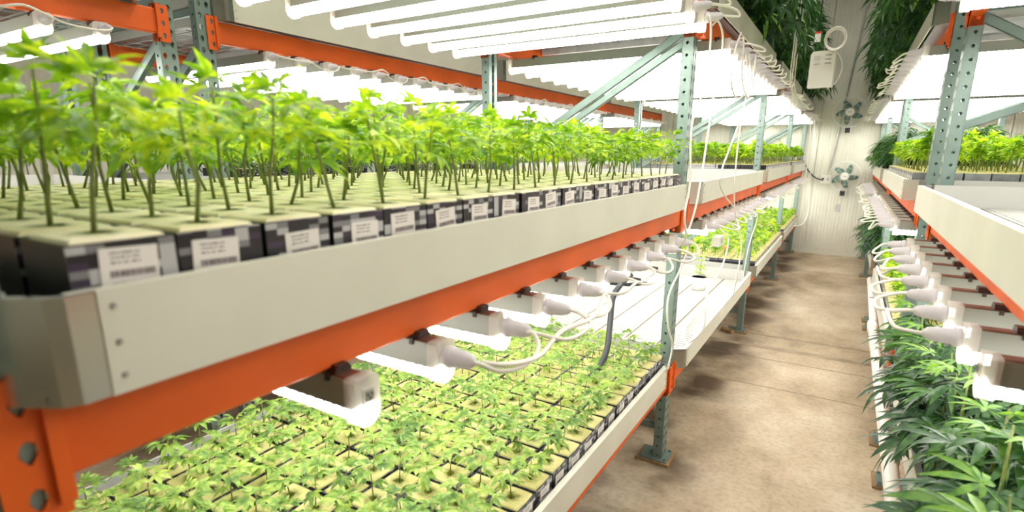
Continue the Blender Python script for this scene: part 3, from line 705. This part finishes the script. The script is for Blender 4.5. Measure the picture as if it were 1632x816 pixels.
for _, F_, c, r_, x, y in rest:
    J = JS.setdefault(F_['idx'], (Joined(), F_))[0]; k = F_['k']; v = random.randrange(9); lm, smb, _m = VAR[(k, v)]
    B = Matrix.Translation((x, y, F_['z']))
    if F_['idx'] in (0, 1): J.add(bV, BM.f, B, 0); J.add(sV, SMB.f, B, 1)
    else: J.add(LOWB[0], LOWB[1], B, 0); J.add(sV, SMB.f, B, 1)
    S = Matrix.Translation((x, y, F_['z']+BH-0.006)) @ Matrix.Rotation(random.uniform(0, 6.28), 4, 'Z')
    if F_.get('dense'): S = S @ Matrix.Scale(1.12, 4)
    J.add(np.array(smb.v), smb.f, S, 2)
    hi = F_['idx'] in (0, 1)
    for m_ in (lm if hi else lm): J.add(*((LEAF_S if k == 'small' else LEAF_T)[random.randrange(3)] if hi else LEAF_LOW[random.randrange(3)]), S @ m_ @ (Matrix.Scale(1.0 if hi else 1.15, 4)), 3)
for i, (J, F_) in JS.items():
    yf = min(t[5] for t in rest if t[1] is F_)
    far = F_['idx'] > 1
    o = J.build('seedling_field', ['rockwool_plain' if far else ('rockwool' if i == 0 else 'rockwool_pale'), 'sleeve_grey' if F_['s'] < 0 else 'sleeve', 'stem_green', 'leaf_lime' if F_['k'] == 'tall' or F_['idx'] in (2, 3) else 'leaf_young'])
    tag(o, 'dense field of young green seedlings in cubes on the ' + F_['txt'], 'seedlings', kind='stuff')

# stickers on the far front rows
for F_ in FIELDS[2:]:
    J = MB(); e = F_['x'] + F_['s']*0.0505
    for r_ in range(F_['nr']):
        y = F_['y'] + 0.1045*r_; J.box(e-0.0005, e+0.0005, y-0.026+random.uniform(-.008, .008), y+0.024, F_['z']+0.05, F_['z']+0.102)
    tag(J.build('paper_tags', 'paper'), 'row of white paper stickers on the cubes of the ' + F_['txt'], 'stickers', kind='stuff')

# ------------------------------------------------------------------ big leafy plants
LEAF_B = [leaf_arrays(7, 1.0, 0.19, 7, 0.45, d, 40+i) for i, d in enumerate((0.25, 0.4, 0.15, 0.5))]
MLB_D = [mesh_from(*a, 'leaf', 'leaf_dark') for a in LEAF_B]; MLB_M = [mesh_from(*a, 'leaf', 'leaf_mid') for a in LEAF_B]; MLB_T = [mesh_from(*a, 'leaf', 'leaf_tip_and_lit') for a in LEAF_B]
LEAF_D5 = [leaf_arrays(7, 1.0, 0.20, 4, 0.3, 0.5, 60+i) for i in range(3)]
BUSHV = {}
def big_plant(label, group, x, y, z, H, R, nl, seed, individual=True, drooping=0.0, lean=(0, 0), size=(0.085, 0.12)):
    r = random.Random(seed)
    T = thing('leafy_plant', label, 'plant', (x, y, z), group)
    put('rockwool_block', BMESH, T); put('plastic_sleeve', SMESH, T)
    sp_ = [(0, 0, BH-0.005), (lean[0]*.4, lean[1]*.4, BH+(H-BH)*.45), (lean[0], lean[1], H)]
    MB().tube(sp_, [0.006, 0.0045, 0.002], 6).build('stem', 'stem_green', T, smooth=True)
    J = None if individual else Joined()
    for i in range(nl):
        t = (i+0.5)/nl; h = BH*0.9 + (H-BH)*(0.12+0.88*t**0.85)
        cx, cy = lean[0]*t, lean[1]*t; az = i*2.399 + r.uniform(-.3, .3)
        br = R*(0.55*(1-t)+0.08)*r.uniform(.3, 1.0)
        px, py = cx + math.cos(az)*br, cy + math.sin(az)*br
        pitch = r.uniform(-.35, .3) + 0.75*max(0, t-.8)*4*.6 - drooping*(1.1-t)
        sc = r.uniform(*size)*(1.0-0.35*max(0, t-.7)/.3)
        m_ = leaf_matrix(h, az, pitch, sc, r.uniform(-.35, .35), (px, py))
        if individual:
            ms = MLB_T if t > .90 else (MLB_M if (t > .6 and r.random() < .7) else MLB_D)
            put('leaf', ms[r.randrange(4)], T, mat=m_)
        else:
            J.add(*LEAF_D5[r.randrange(3)], m_, 2 if r.random() < .05 else (1 if t > .85 or r.random() < .25 else 0))  # scattered pale leaves paint in the light from below
    if J:
        o = J.build('foliage', ['leaf_dark', 'leaf_mid', 'leaf_tip_and_lit'], T); o['kind'] = 'stuff'
    return T
i = 0
for c in range(6):
    for r_ in range(12):
        x, y = 0.37 + 0.165*c, 0.75 + 0.175*r_ + (0.09 if c % 2 else 0)
        x += random.uniform(-.02, .02); y += random.uniform(-.02, .02)
        if y > 2.80 + (0.5 if False else 0) or not inview((x-0.1, y, 0.85), 130): continue
        q = project((x, y, 0.8))
        if c > 3 and r_ > 4: continue
        i += 1
        lab = 'big leafy plant, %s from the aisle, %s from the far end, bottom right tray' % (ORD[c+1], ORD[12-r_])
        big_plant(lab, 'big dark leafy plants on the bottom right tray', x, y, 0.508, 0.45+random.uniform(-.05, .04), 0.17, 24 if c < 4 else 16, 100+i, True, 0.22, (random.uniform(-.05, .01) if c == 0 else random.uniform(-.02, .02), random.uniform(-.02, .02)), (0.100, 0.138))
# bushy dark plants in the third and farthest right bays
def patch(name, xs, ys_, z, H, R, nl, lab, group, drooping=0.3, size=(0.10, 0.14), individual=False, jit=0.03, seed=500, lean=(0, 0)):
    # size: leaf length range
    n = 0
    for cx, x in enumerate(xs):
        for cy, y in enumerate(ys_):
            n += 1
            big_plant('%s, %s from the aisle, %s from near end' % (lab, ORD[cx+1], ORD[cy+1]), group, x+random.uniform(-jit, jit), y+random.uniform(-jit, jit), z, H*random.uniform(.9, 1.1), R, nl, seed+n, individual, drooping, lean, size)
patch('bushy', [0.38, 0.66, 0.95], [6.2, 6.5, 6.8, 7.1, 7.45, 7.8], 1.345, 0.42, 0.22, 60, 'bushy dark plant on the middle right tray', 'bushy dark plants on the middle right tray', 0.35, (0.11, 0.15), seed=600)
patch('bushy', [0.38, 0.66, 0.95], [6.15, 6.5, 6.85, 7.2, 7.6, 8.0], 0.508, 0.48, 0.24, 60, 'bushy dark plant on the bottom right tray', 'bushy dark plants on the far bottom right tray', 0.35, (0.11, 0.15), seed=700)
patch('tall', [-0.70, -1.05, -1.42], [2.95, 3.4, 3.9, 4.4, 4.8, 5.4, 5.9, 6.4, 6.9, 7.4, 8.0, 8.6, 9.2], 2.19, 1.15, 0.42, 85, 'tall dark plant on the top left tray', 'tall dark plants on the top left trays', 0.5, (0.16, 0.22), seed=800)
patch('tall', [0.40, 0.78, 1.15], [3.6, 4.2, 4.8, 5.4, 6.2, 6.8, 7.4, 8.0, 8.7, 9.3], 2.175, 1.10, 0.45, 85, 'tall dark plant on the top right tray', 'tall dark plants on the top right trays', 0.55, (0.16, 0.22), seed=900, lean=(-0.22, 0))
patch('back', [-2.80, -3.12, -3.45], [1.85, 2.2, 2.55, 2.9, 3.25, 3.6, 3.9], 1.343, 0.42, 0.2, 40, 'dark plant on the second rack', 'plants on the second rack behind', 0.2, (0.09, 0.12), seed=1100)

# ------------------------------------------------------------------ aisle fittings
# hanging power box
hb = thing('controller_box', 'white louvred power box hanging over the aisle by a chain', 'box', (-0.245, 4.5, 2.0), rz=math.radians(-6))
mb = MB().box(-0.075, 0.075, -0.03, 0.03, 0.0, 0.215); mb.prism([(-0.075, 0.215), (0.075, 0.215), (0.062, 0.235), (-0.062, 0.235)], 'y', -0.03, 0.03)
mb.build('case', 'box_white', hb)
for r_ in range(3):
    for c in (-1, 1): MB().prism([(-0.036, 0.0), (-0.030, 0.0), (-0.030, 0.006)], 'x', c*0.034-0.018, c*0.034+0.018).build('louvre', 'rivet', hb, (0, 0, 0.150+r_*0.026))
for j in range(9): MB().tube([(-0.0752, -0.02+0.018*(j % 3), 0.14+0.025*(j//3)), (-0.0765, -0.02+0.018*(j % 3), 0.14+0.025*(j//3))], 0.004, 6).build('vent_hole', 'dark', hb)
ch = MB(); z = 0.235; k = 0
while z < 2.05:
    a = 0.006; pts = [((a*math.cos(t) if k % 2 else 0), (0 if k % 2 else a*math.cos(t)), z+0.012+0.014*math.sin(t)) for t in [q*math.pi/4 for q in range(9)]]
    ch.tube(pts, 0.0018, 4); z += 0.021; k += 1
tag(ch.build('chain', 'galv', None, (-0.245, 4.5, 2.0)), 'steel chain holding the white power box above the aisle', 'chain')
cp = MB()
for kk in range(5):
    R_ = 0.052+0.003*kk; cp.tube([(R_*math.cos(t)+0.03, -0.005*kk+0.0, 0.075+0.33*0+R_*1.15*math.sin(t)+0.0) for t in [q*2*math.pi/20 for q in range(21)]], 0.0035, 5, cap=False)
o = cp.build('coiled_cable', 'cord_white', None, (-0.215, 4.46, 2.225), smooth=True); tag(o, 'coil of pale cable hanging above the white power box', 'cable')
tb = MB().box(-0.018, 0.018, -0.012, 0.012, 0, 0.05, 0); tb.box(-0.018, 0.018, -0.0125, 0.0125, 0.05, 0.062, 1)
tag(tb.build('timer_box', ['box_white', 'red'], None, (-0.295, 4.5, 2.30)), 'small white timer with red top beside the hanging chain', 'timer')
tag(MB().tube([(-0.295, 4.5, 2.362), (-0.293, 4.5, 3.1), (-0.29, 4.5, ZC)], 0.004, 6).build('black_cable', 'cord_black'), 'black cable dropping to the red-topped timer', 'cable')
tag(MB().tube(smooth_pts([(-0.19, 4.47, 2.24), (-0.15, 4.47, 2.20), (-0.125, 4.47, 2.12), (-0.15, 4.47, 2.03), (-0.20, 4.5, 1.99)], 5), 0.0035, 6).build('power_cord', 'cord_white', smooth=True), 'pale cord looping round the right side of the power box', 'cord')

# wall fans
def fan(label, x, z, rz):
    T = thing('wall_fan', label, 'fan', (x, YB, z)); T.scale = (1.2, 1, 1.2)
    H = 0.15
    def cyl(name, mat, y0, y1, r0, r1, n=16): return MB().tube([(0, y0, 0), (0, y1, 0)], [r0, r1], n).build(name, mat, T, smooth=False)
    cyl('motor', 'box_white', -0.02, -0.10, 0.05, 0.06)
    cyl('hub_cover', 'box_white', -0.165, -0.172, 0.046, 0.040, 20)
    t2 = MB()
    for k2, xx in enumerate((-0.018, -0.009, 0.0, 0.009, 0.018)): t2.box(xx-0.003, xx+0.002, -0.1735, -0.172, -0.005, 0.006)
    t2.build('hub_print', 'fan_green', T)
    for b in range(5):
        mb = MB(); a0 = rz + b*2*math.pi/5; n = 6; rows = []
        for i in range(n+1):
            t = i/n; rr = 0.035+0.115*t; wv = 0.036+0.030*math.sin(math.pi*min(1, t*1.05)**.9)
            sw = 0.30*t; row = []
            for e in (-1, 0, 1):
                a = a0 + sw + e*(wv/rr)*0.52*(1 if t < .95 else .6); row.append((rr*math.cos(a), -0.125 - e*0.020 + 0.004*abs(e), rr*math.sin(a)))
            rows.append(row)
        k = len(mb.v)
        for row in rows: mb.v += row
        for i in range(n):
            for j in range(2): mb.f.append((k+i*3+j, k+i*3+j+1, k+i*3+3+j+1, k+i*3+3+j)); mb.m.append(0)
        o = mb.build('blade', 'fan_green', T, smooth=True); md = o.modifiers.new('s', 'SOLIDIFY'); md.thickness = 0.003
    for rr, y in ((0.185, -0.12), (0.180, -0.15), (0.11, -0.168), (0.175, -0.09), (0.05, -0.172)):
        MB().tube([(rr*math.cos(t), y, rr*math.sin(t)) for t in [q*2*math.pi/36 for q in range(37)]], 0.0022, 5, cap=False).build('guard_ring', 'guard_clear', T, smooth=True)
    g = MB()
    for q in range(48):
        t = q*2*math.pi/48; g.tube([(0.045*math.cos(t), -0.171, 0.045*math.sin(t)), (0.11*math.cos(t+.1), -0.168, 0.11*math.sin(t+.1)), (0.178*math.cos(t+.15), -0.15, 0.178*math.sin(t+.15)), (0.185*math.cos(t+.15), -0.12, 0.185*math.sin(t+.15))], 0.0007, 3)
    tag(g.build('guard_wires', 'guard_clear', T), kind='stuff')
    MB().box(-0.028, 0.028, -0.11, -0.02, -0.245, -0.175).build('switch_box', 'dark', T)
    MB().box(-0.04, 0.04, -0.02, 0.0, -0.25, 0.05).build('wall_bracket', 'box_white', T)
    for xx in (-0.02, 0.03): MB().tube(smooth_pts([(xx, -0.08, -0.245), (xx*1.2, -0.08, -0.4), (xx*.8-0.03, -0.05, -0.52)], 4), 0.0015, 4).build('pull_cord', 'cord_white', T)
    return T
FS = 1.2
fan('upper green-bladed wall fan with clear round guard on the end wall', -0.095, 2.165, 0.55)
fan('lower green-bladed wall fan with clear round guard on the end wall', -0.045, 1.235, 0.9)
tag(MB().tube([(-0.055, YB-0.025, 3.9), (-0.055, YB-0.025, 3.72), (-0.262, YB-0.025, 1.25)], 0.013, 8).build('conduit', 'galv'), 'thin grey conduit running down the end wall past the fans', 'conduit')
sb = thing('outlet_box', 'pale double outlet box on the end wall beside the lower fan', 'outlet', (-0.275, YB, 1.115))
MB().box(-0.085, 0.055, -0.045, 0.0, 0, 0.13).build('case', 'box_white', sb)
for xx in (-0.055, 0.015): MB().box(xx-0.012, xx+0.012, -0.049, -0.045, 0.045, 0.085).build('socket', 'dark', sb)
tag(MB().tube(smooth_pts([(-0.60, 9.86, 1.40), (-0.53, 9.83, 1.29), (-0.43, 9.83, 1.20), (-0.335, 9.85, 1.165)], 6), 0.010, 7).build('black_cable', 'cord_black', smooth=True), 'black cable sagging from the left trays to the outlet box', 'cable')
tag(MB().box(-0.11, -0.04, YB-0.004, YB, 0.68, 0.80).build('wall_mark', 'galv'), 'small faint grey plate on the end wall below the fans', 'plate')

# white drain pipe along the right rack
dp = thing('drain_pipe', 'long white drain pipe along the foot of the right bottom trays', 'pipe', (0.262, 0.6, 0.45))
MB().tube([(0, 0, 0), (0, 3.5, 0)], 0.027, 16).build('pipe_run', 'pvc', dp, smooth=True)
MB().tube([(0.01, 3.62, 0.0), (0.03, 5.2, 0.0)], 0.027, 16).build('pipe_run', 'pvc', dp, smooth=True)
for yy in (3.5,): MB().tube([(0, yy-0.03, 0), (0.005, yy+0.14, 0)], 0.033, 16).build('pipe_coupling', 'pvc', dp, smooth=True)
for yy in (0.8, 1.9, 3.0, 4.3): MB().box(-0.004, 0.09, yy, yy+0.02, 0.027, 0.033).build('pipe_strap', 'galv', dp)

# white cords
def cord(label, pts, r=0.004, mat='cord_white', name='power_cord', n=6): 
    return tag(MB().tube(smooth_pts(pts, n), r, 6).build(name, mat, smooth=True), label, 'cord')
cord('thick white cord hanging from the top lamps past the first post on its left side', [(-0.52, 2.20, 2.03), (-0.495, 2.18, 2.03), (-0.49, 2.20, 1.93), (-0.495, 2.18, 1.79), (-0.51, 2.10, 1.65), (-0.50, 2.10, 1.45), (-0.50, 2.06, 1.336), (-0.50, 2.10, 1.24), (-0.53, 2.13, 1.20)])
cord('white cord hanging from the top lamps just right of the first post', [(-0.52, 2.33, 2.03), (-0.50, 2.35, 2.045), (-0.49, 2.41, 1.976), (-0.50, 2.38, 1.784), (-0.50, 2.28, 1.467), (-0.50, 2.22, 1.34), (-0.51, 2.155, 1.24)])
cord('white cord falling from the middle lamps along the first post to the bottom tray', [(-0.54, 2.27, 1.19), (-0.53, 2.28, 1.17), (-0.54, 2.22, 1.09), (-0.55, 2.11, 1.00), (-0.55, 2.13, 0.88), (-0.56, 2.27, 0.74), (-0.58, 2.30, 0.62), (-0.60, 2.40, 0.60)])
cord('white cord looping through the empty bottom tray from the middle lamps', [(-0.52, 2.86, 1.19), (-0.47, 2.85, 1.14), (-0.47, 2.75, 1.02), (-0.50, 2.60, 0.90), (-0.50, 2.60, 0.74), (-0.60, 2.75, 0.60), (-0.72, 3.2, 0.53), (-0.75, 3.7, 0.53)])
cord('white cord crossing the edge of the empty middle tray on a slant', [(-0.50, 3.05, 1.72), (-0.50, 2.86, 1.60), (-0.50, 2.66, 1.45), (-0.50, 2.80, 1.36), (-0.49, 3.25, 1.24), (-0.49, 3.80, 1.18), (-0.50, 4.10, 1.12), (-0.55, 4.2, 0.9), (-0.58, 4.3, 0.62)])
cord('white cord hanging straight before the empty middle tray', [(-0.50, 3.02, 2.03), (-0.49, 3.10, 1.90), (-0.50, 3.05, 1.66), (-0.50, 3.06, 1.40), (-0.50, 3.2, 1.20), (-0.50, 3.5, 1.02), (-0.52, 3.6, 0.80), (-0.56, 3.8, 0.62)])
cord('wide loop of white cord hanging under the second bay of top lamps', [(-0.52, 2.86, 2.05), (-0.49, 2.78, 2.08), (-0.48, 2.62, 1.98), (-0.48, 2.60, 1.86), (-0.48, 2.75, 1.80), (-0.48, 2.98, 1.84), (-0.48, 3.12, 1.93), (-0.50, 3.1, 2.04)])
cord('narrow loop of white cord hanging beside the wide cord loop', [(-0.52, 2.86, 2.06), (-0.47, 2.74, 2.04), (-0.47, 2.78, 1.90), (-0.47, 2.98, 1.82), (-0.47, 3.13, 1.90), (-0.47, 3.12, 2.04)])
for j, (dx, dy) in enumerate(((0, 0), (0.012, 0.09), (-0.008, 0.22), (0.012, 0.30))):
    cord('%s of four white cords hanging beside the power box from the ceiling' % ORD[j+1].capitalize().lower(), [(-0.45+dx, 4.6+dy, 4.2), (-0.45+dx, 4.6+dy, 2.9), (-0.45+dx*.3, 4.62+dy, 2.35), (-0.46+dx*.5, 4.75+dy, 2.10), (-0.46, 5.1+dy*1.6, 2.00), (-0.49, 5.35+dy*1.9, 1.96), (-0.53, 5.45+dy*2, 2.03)], 0.0042)
cord('long white cord dropping before the far left trays to the bottom level', [(-0.50, 8.2, 2.02), (-0.48, 8.2, 1.7), (-0.48, 8.3, 1.3), (-0.48, 8.35, 0.95), (-0.50, 8.5, 0.66), (-0.55, 8.6, 0.60)], 0.006)
cord('second long white cord before the far left trays, beside the end wall', [(-0.50, 9.0, 2.02), (-0.46, 8.9, 1.6), (-0.46, 8.9, 1.1), (-0.42, 8.9, 0.80), (-0.45, 8.6, 0.62), (-0.56, 8.3, 0.60)], 0.006)
cord('white cord bowing from the nearest middle lamps to the fifth plug', [(-0.505, 0.728, 1.197), (-0.47, 0.76, 1.19), (-0.46, 0.86, 1.175), (-0.47, 0.98, 1.19), (-0.46, 1.12, 1.185), (-0.505, 1.302, 1.197)], 0.005)
j1 = thing('junction_block', 'white cord splitter hanging under the second bay of middle lamps', 'splitter', (-0.50, 2.75, 1.12))
MB().box(-0.018, 0.018, -0.05, 0.05, 0, 0.045).build('case', 'box_white', j1)
MB().box(0.018, 0.021, -0.012, 0.012, 0.012, 0.032).build('socket', 'clear_cap', j1)
# black hose pieces
cord('thick black hose bending down into the bottom seedling tray', [(-0.78, 2.32, 1.02), (-0.80, 2.22, 0.98), (-0.81, 2.18, 0.93), (-0.80, 2.14, 0.84), (-0.78, 2.06, 0.74), (-0.79, 1.98, 0.67)], 0.013, 'cord_black', 'black_hose')
cord('black hose crossing behind the bent hose over the empty tray', [(-1.02, 2.45, 0.97), (-0.98, 2.50, 0.93), (-0.90, 2.62, 0.90), (-0.82, 2.70, 0.90)], 0.011, 'cord_black', 'black_hose')
tag(MB().tube([(-0.56, 1.62, 1.17), (-0.512, 1.615, 1.168)], 0.0055, 8).build('cable_stub', 'cord_black'), 'short black cable stub beside the seventh middle lamp plug', 'cable')
tag(MB().tube([(-0.56, 1.82, 1.17), (-0.52, 1.83, 1.165)], 0.0055, 8).build('cable_stub', 'cord_black'), 'short black cable stub beside the eighth middle lamp plug', 'cable')

# clear pot with a wilting plant in the empty tray
pt = thing('clear_pot', 'clear plastic pot holding a small pale plant in the empty tray', 'pot', (-0.90, 4.33, 0.512))
MB().tube([(0, 0, 0), (0, 0, 0.10), (0, 0, 0.10), (0, 0, 0.004)], [0.050, 0.062, 0.057, 0.047], 16).build('cup', 'guard_clear', pt, smooth=True)
MB().tube([(0, 0, 0.08), (0.005, 0.002, 0.17), (0.0, 0.01, 0.27)], [0.003, 0.002, 0.0015], 5).build('stem', 'stem_green', pt)
for q in range(14): put('leaf', ML_S[q % 3], pt, mat=leaf_matrix(0.12+0.012*q, q*2.4, random.uniform(-.8, .1), 0.042))
ft = thing('orange_flag', 'tiny orange flag stuck among the bottom left seedlings', 'flag', (-0.86, 5.10, 0.60))
MB().tube([(0, 0, 0), (0, 0, 0.13)], 0.002, 5).build('stick', 'dark', ft)
MB().tube([(0, -0.018, 0.14), (0, -0.01, 0.14), (0, 0.01, 0.14), (0, 0.018, 0.14)], [0.006, 0.018, 0.018, 0.006], 8).build('head', 'terracotta', ft)
# wood offcut by the second post
tag(MB().tube([(-0.80, 4.98, 0.022), (-0.70, 4.93, 0.022)], 0.02, 8).build('wood_offcut', 'wood_shim'), 'short round wood offcut beside the second post foot', 'offcut')
# sticker on the right top lamp housing
tag(MB().box(0, 0.028, -0.0006, 0, 0, 0.014).build('blue_sticker', 'blue', None, (0.60, 3.4240, 2.035)), 'tiny blue sticker on the lamp housing in the right rack', 'sticker')
# dark clip tray of seed plugs ends on the right of the far left field
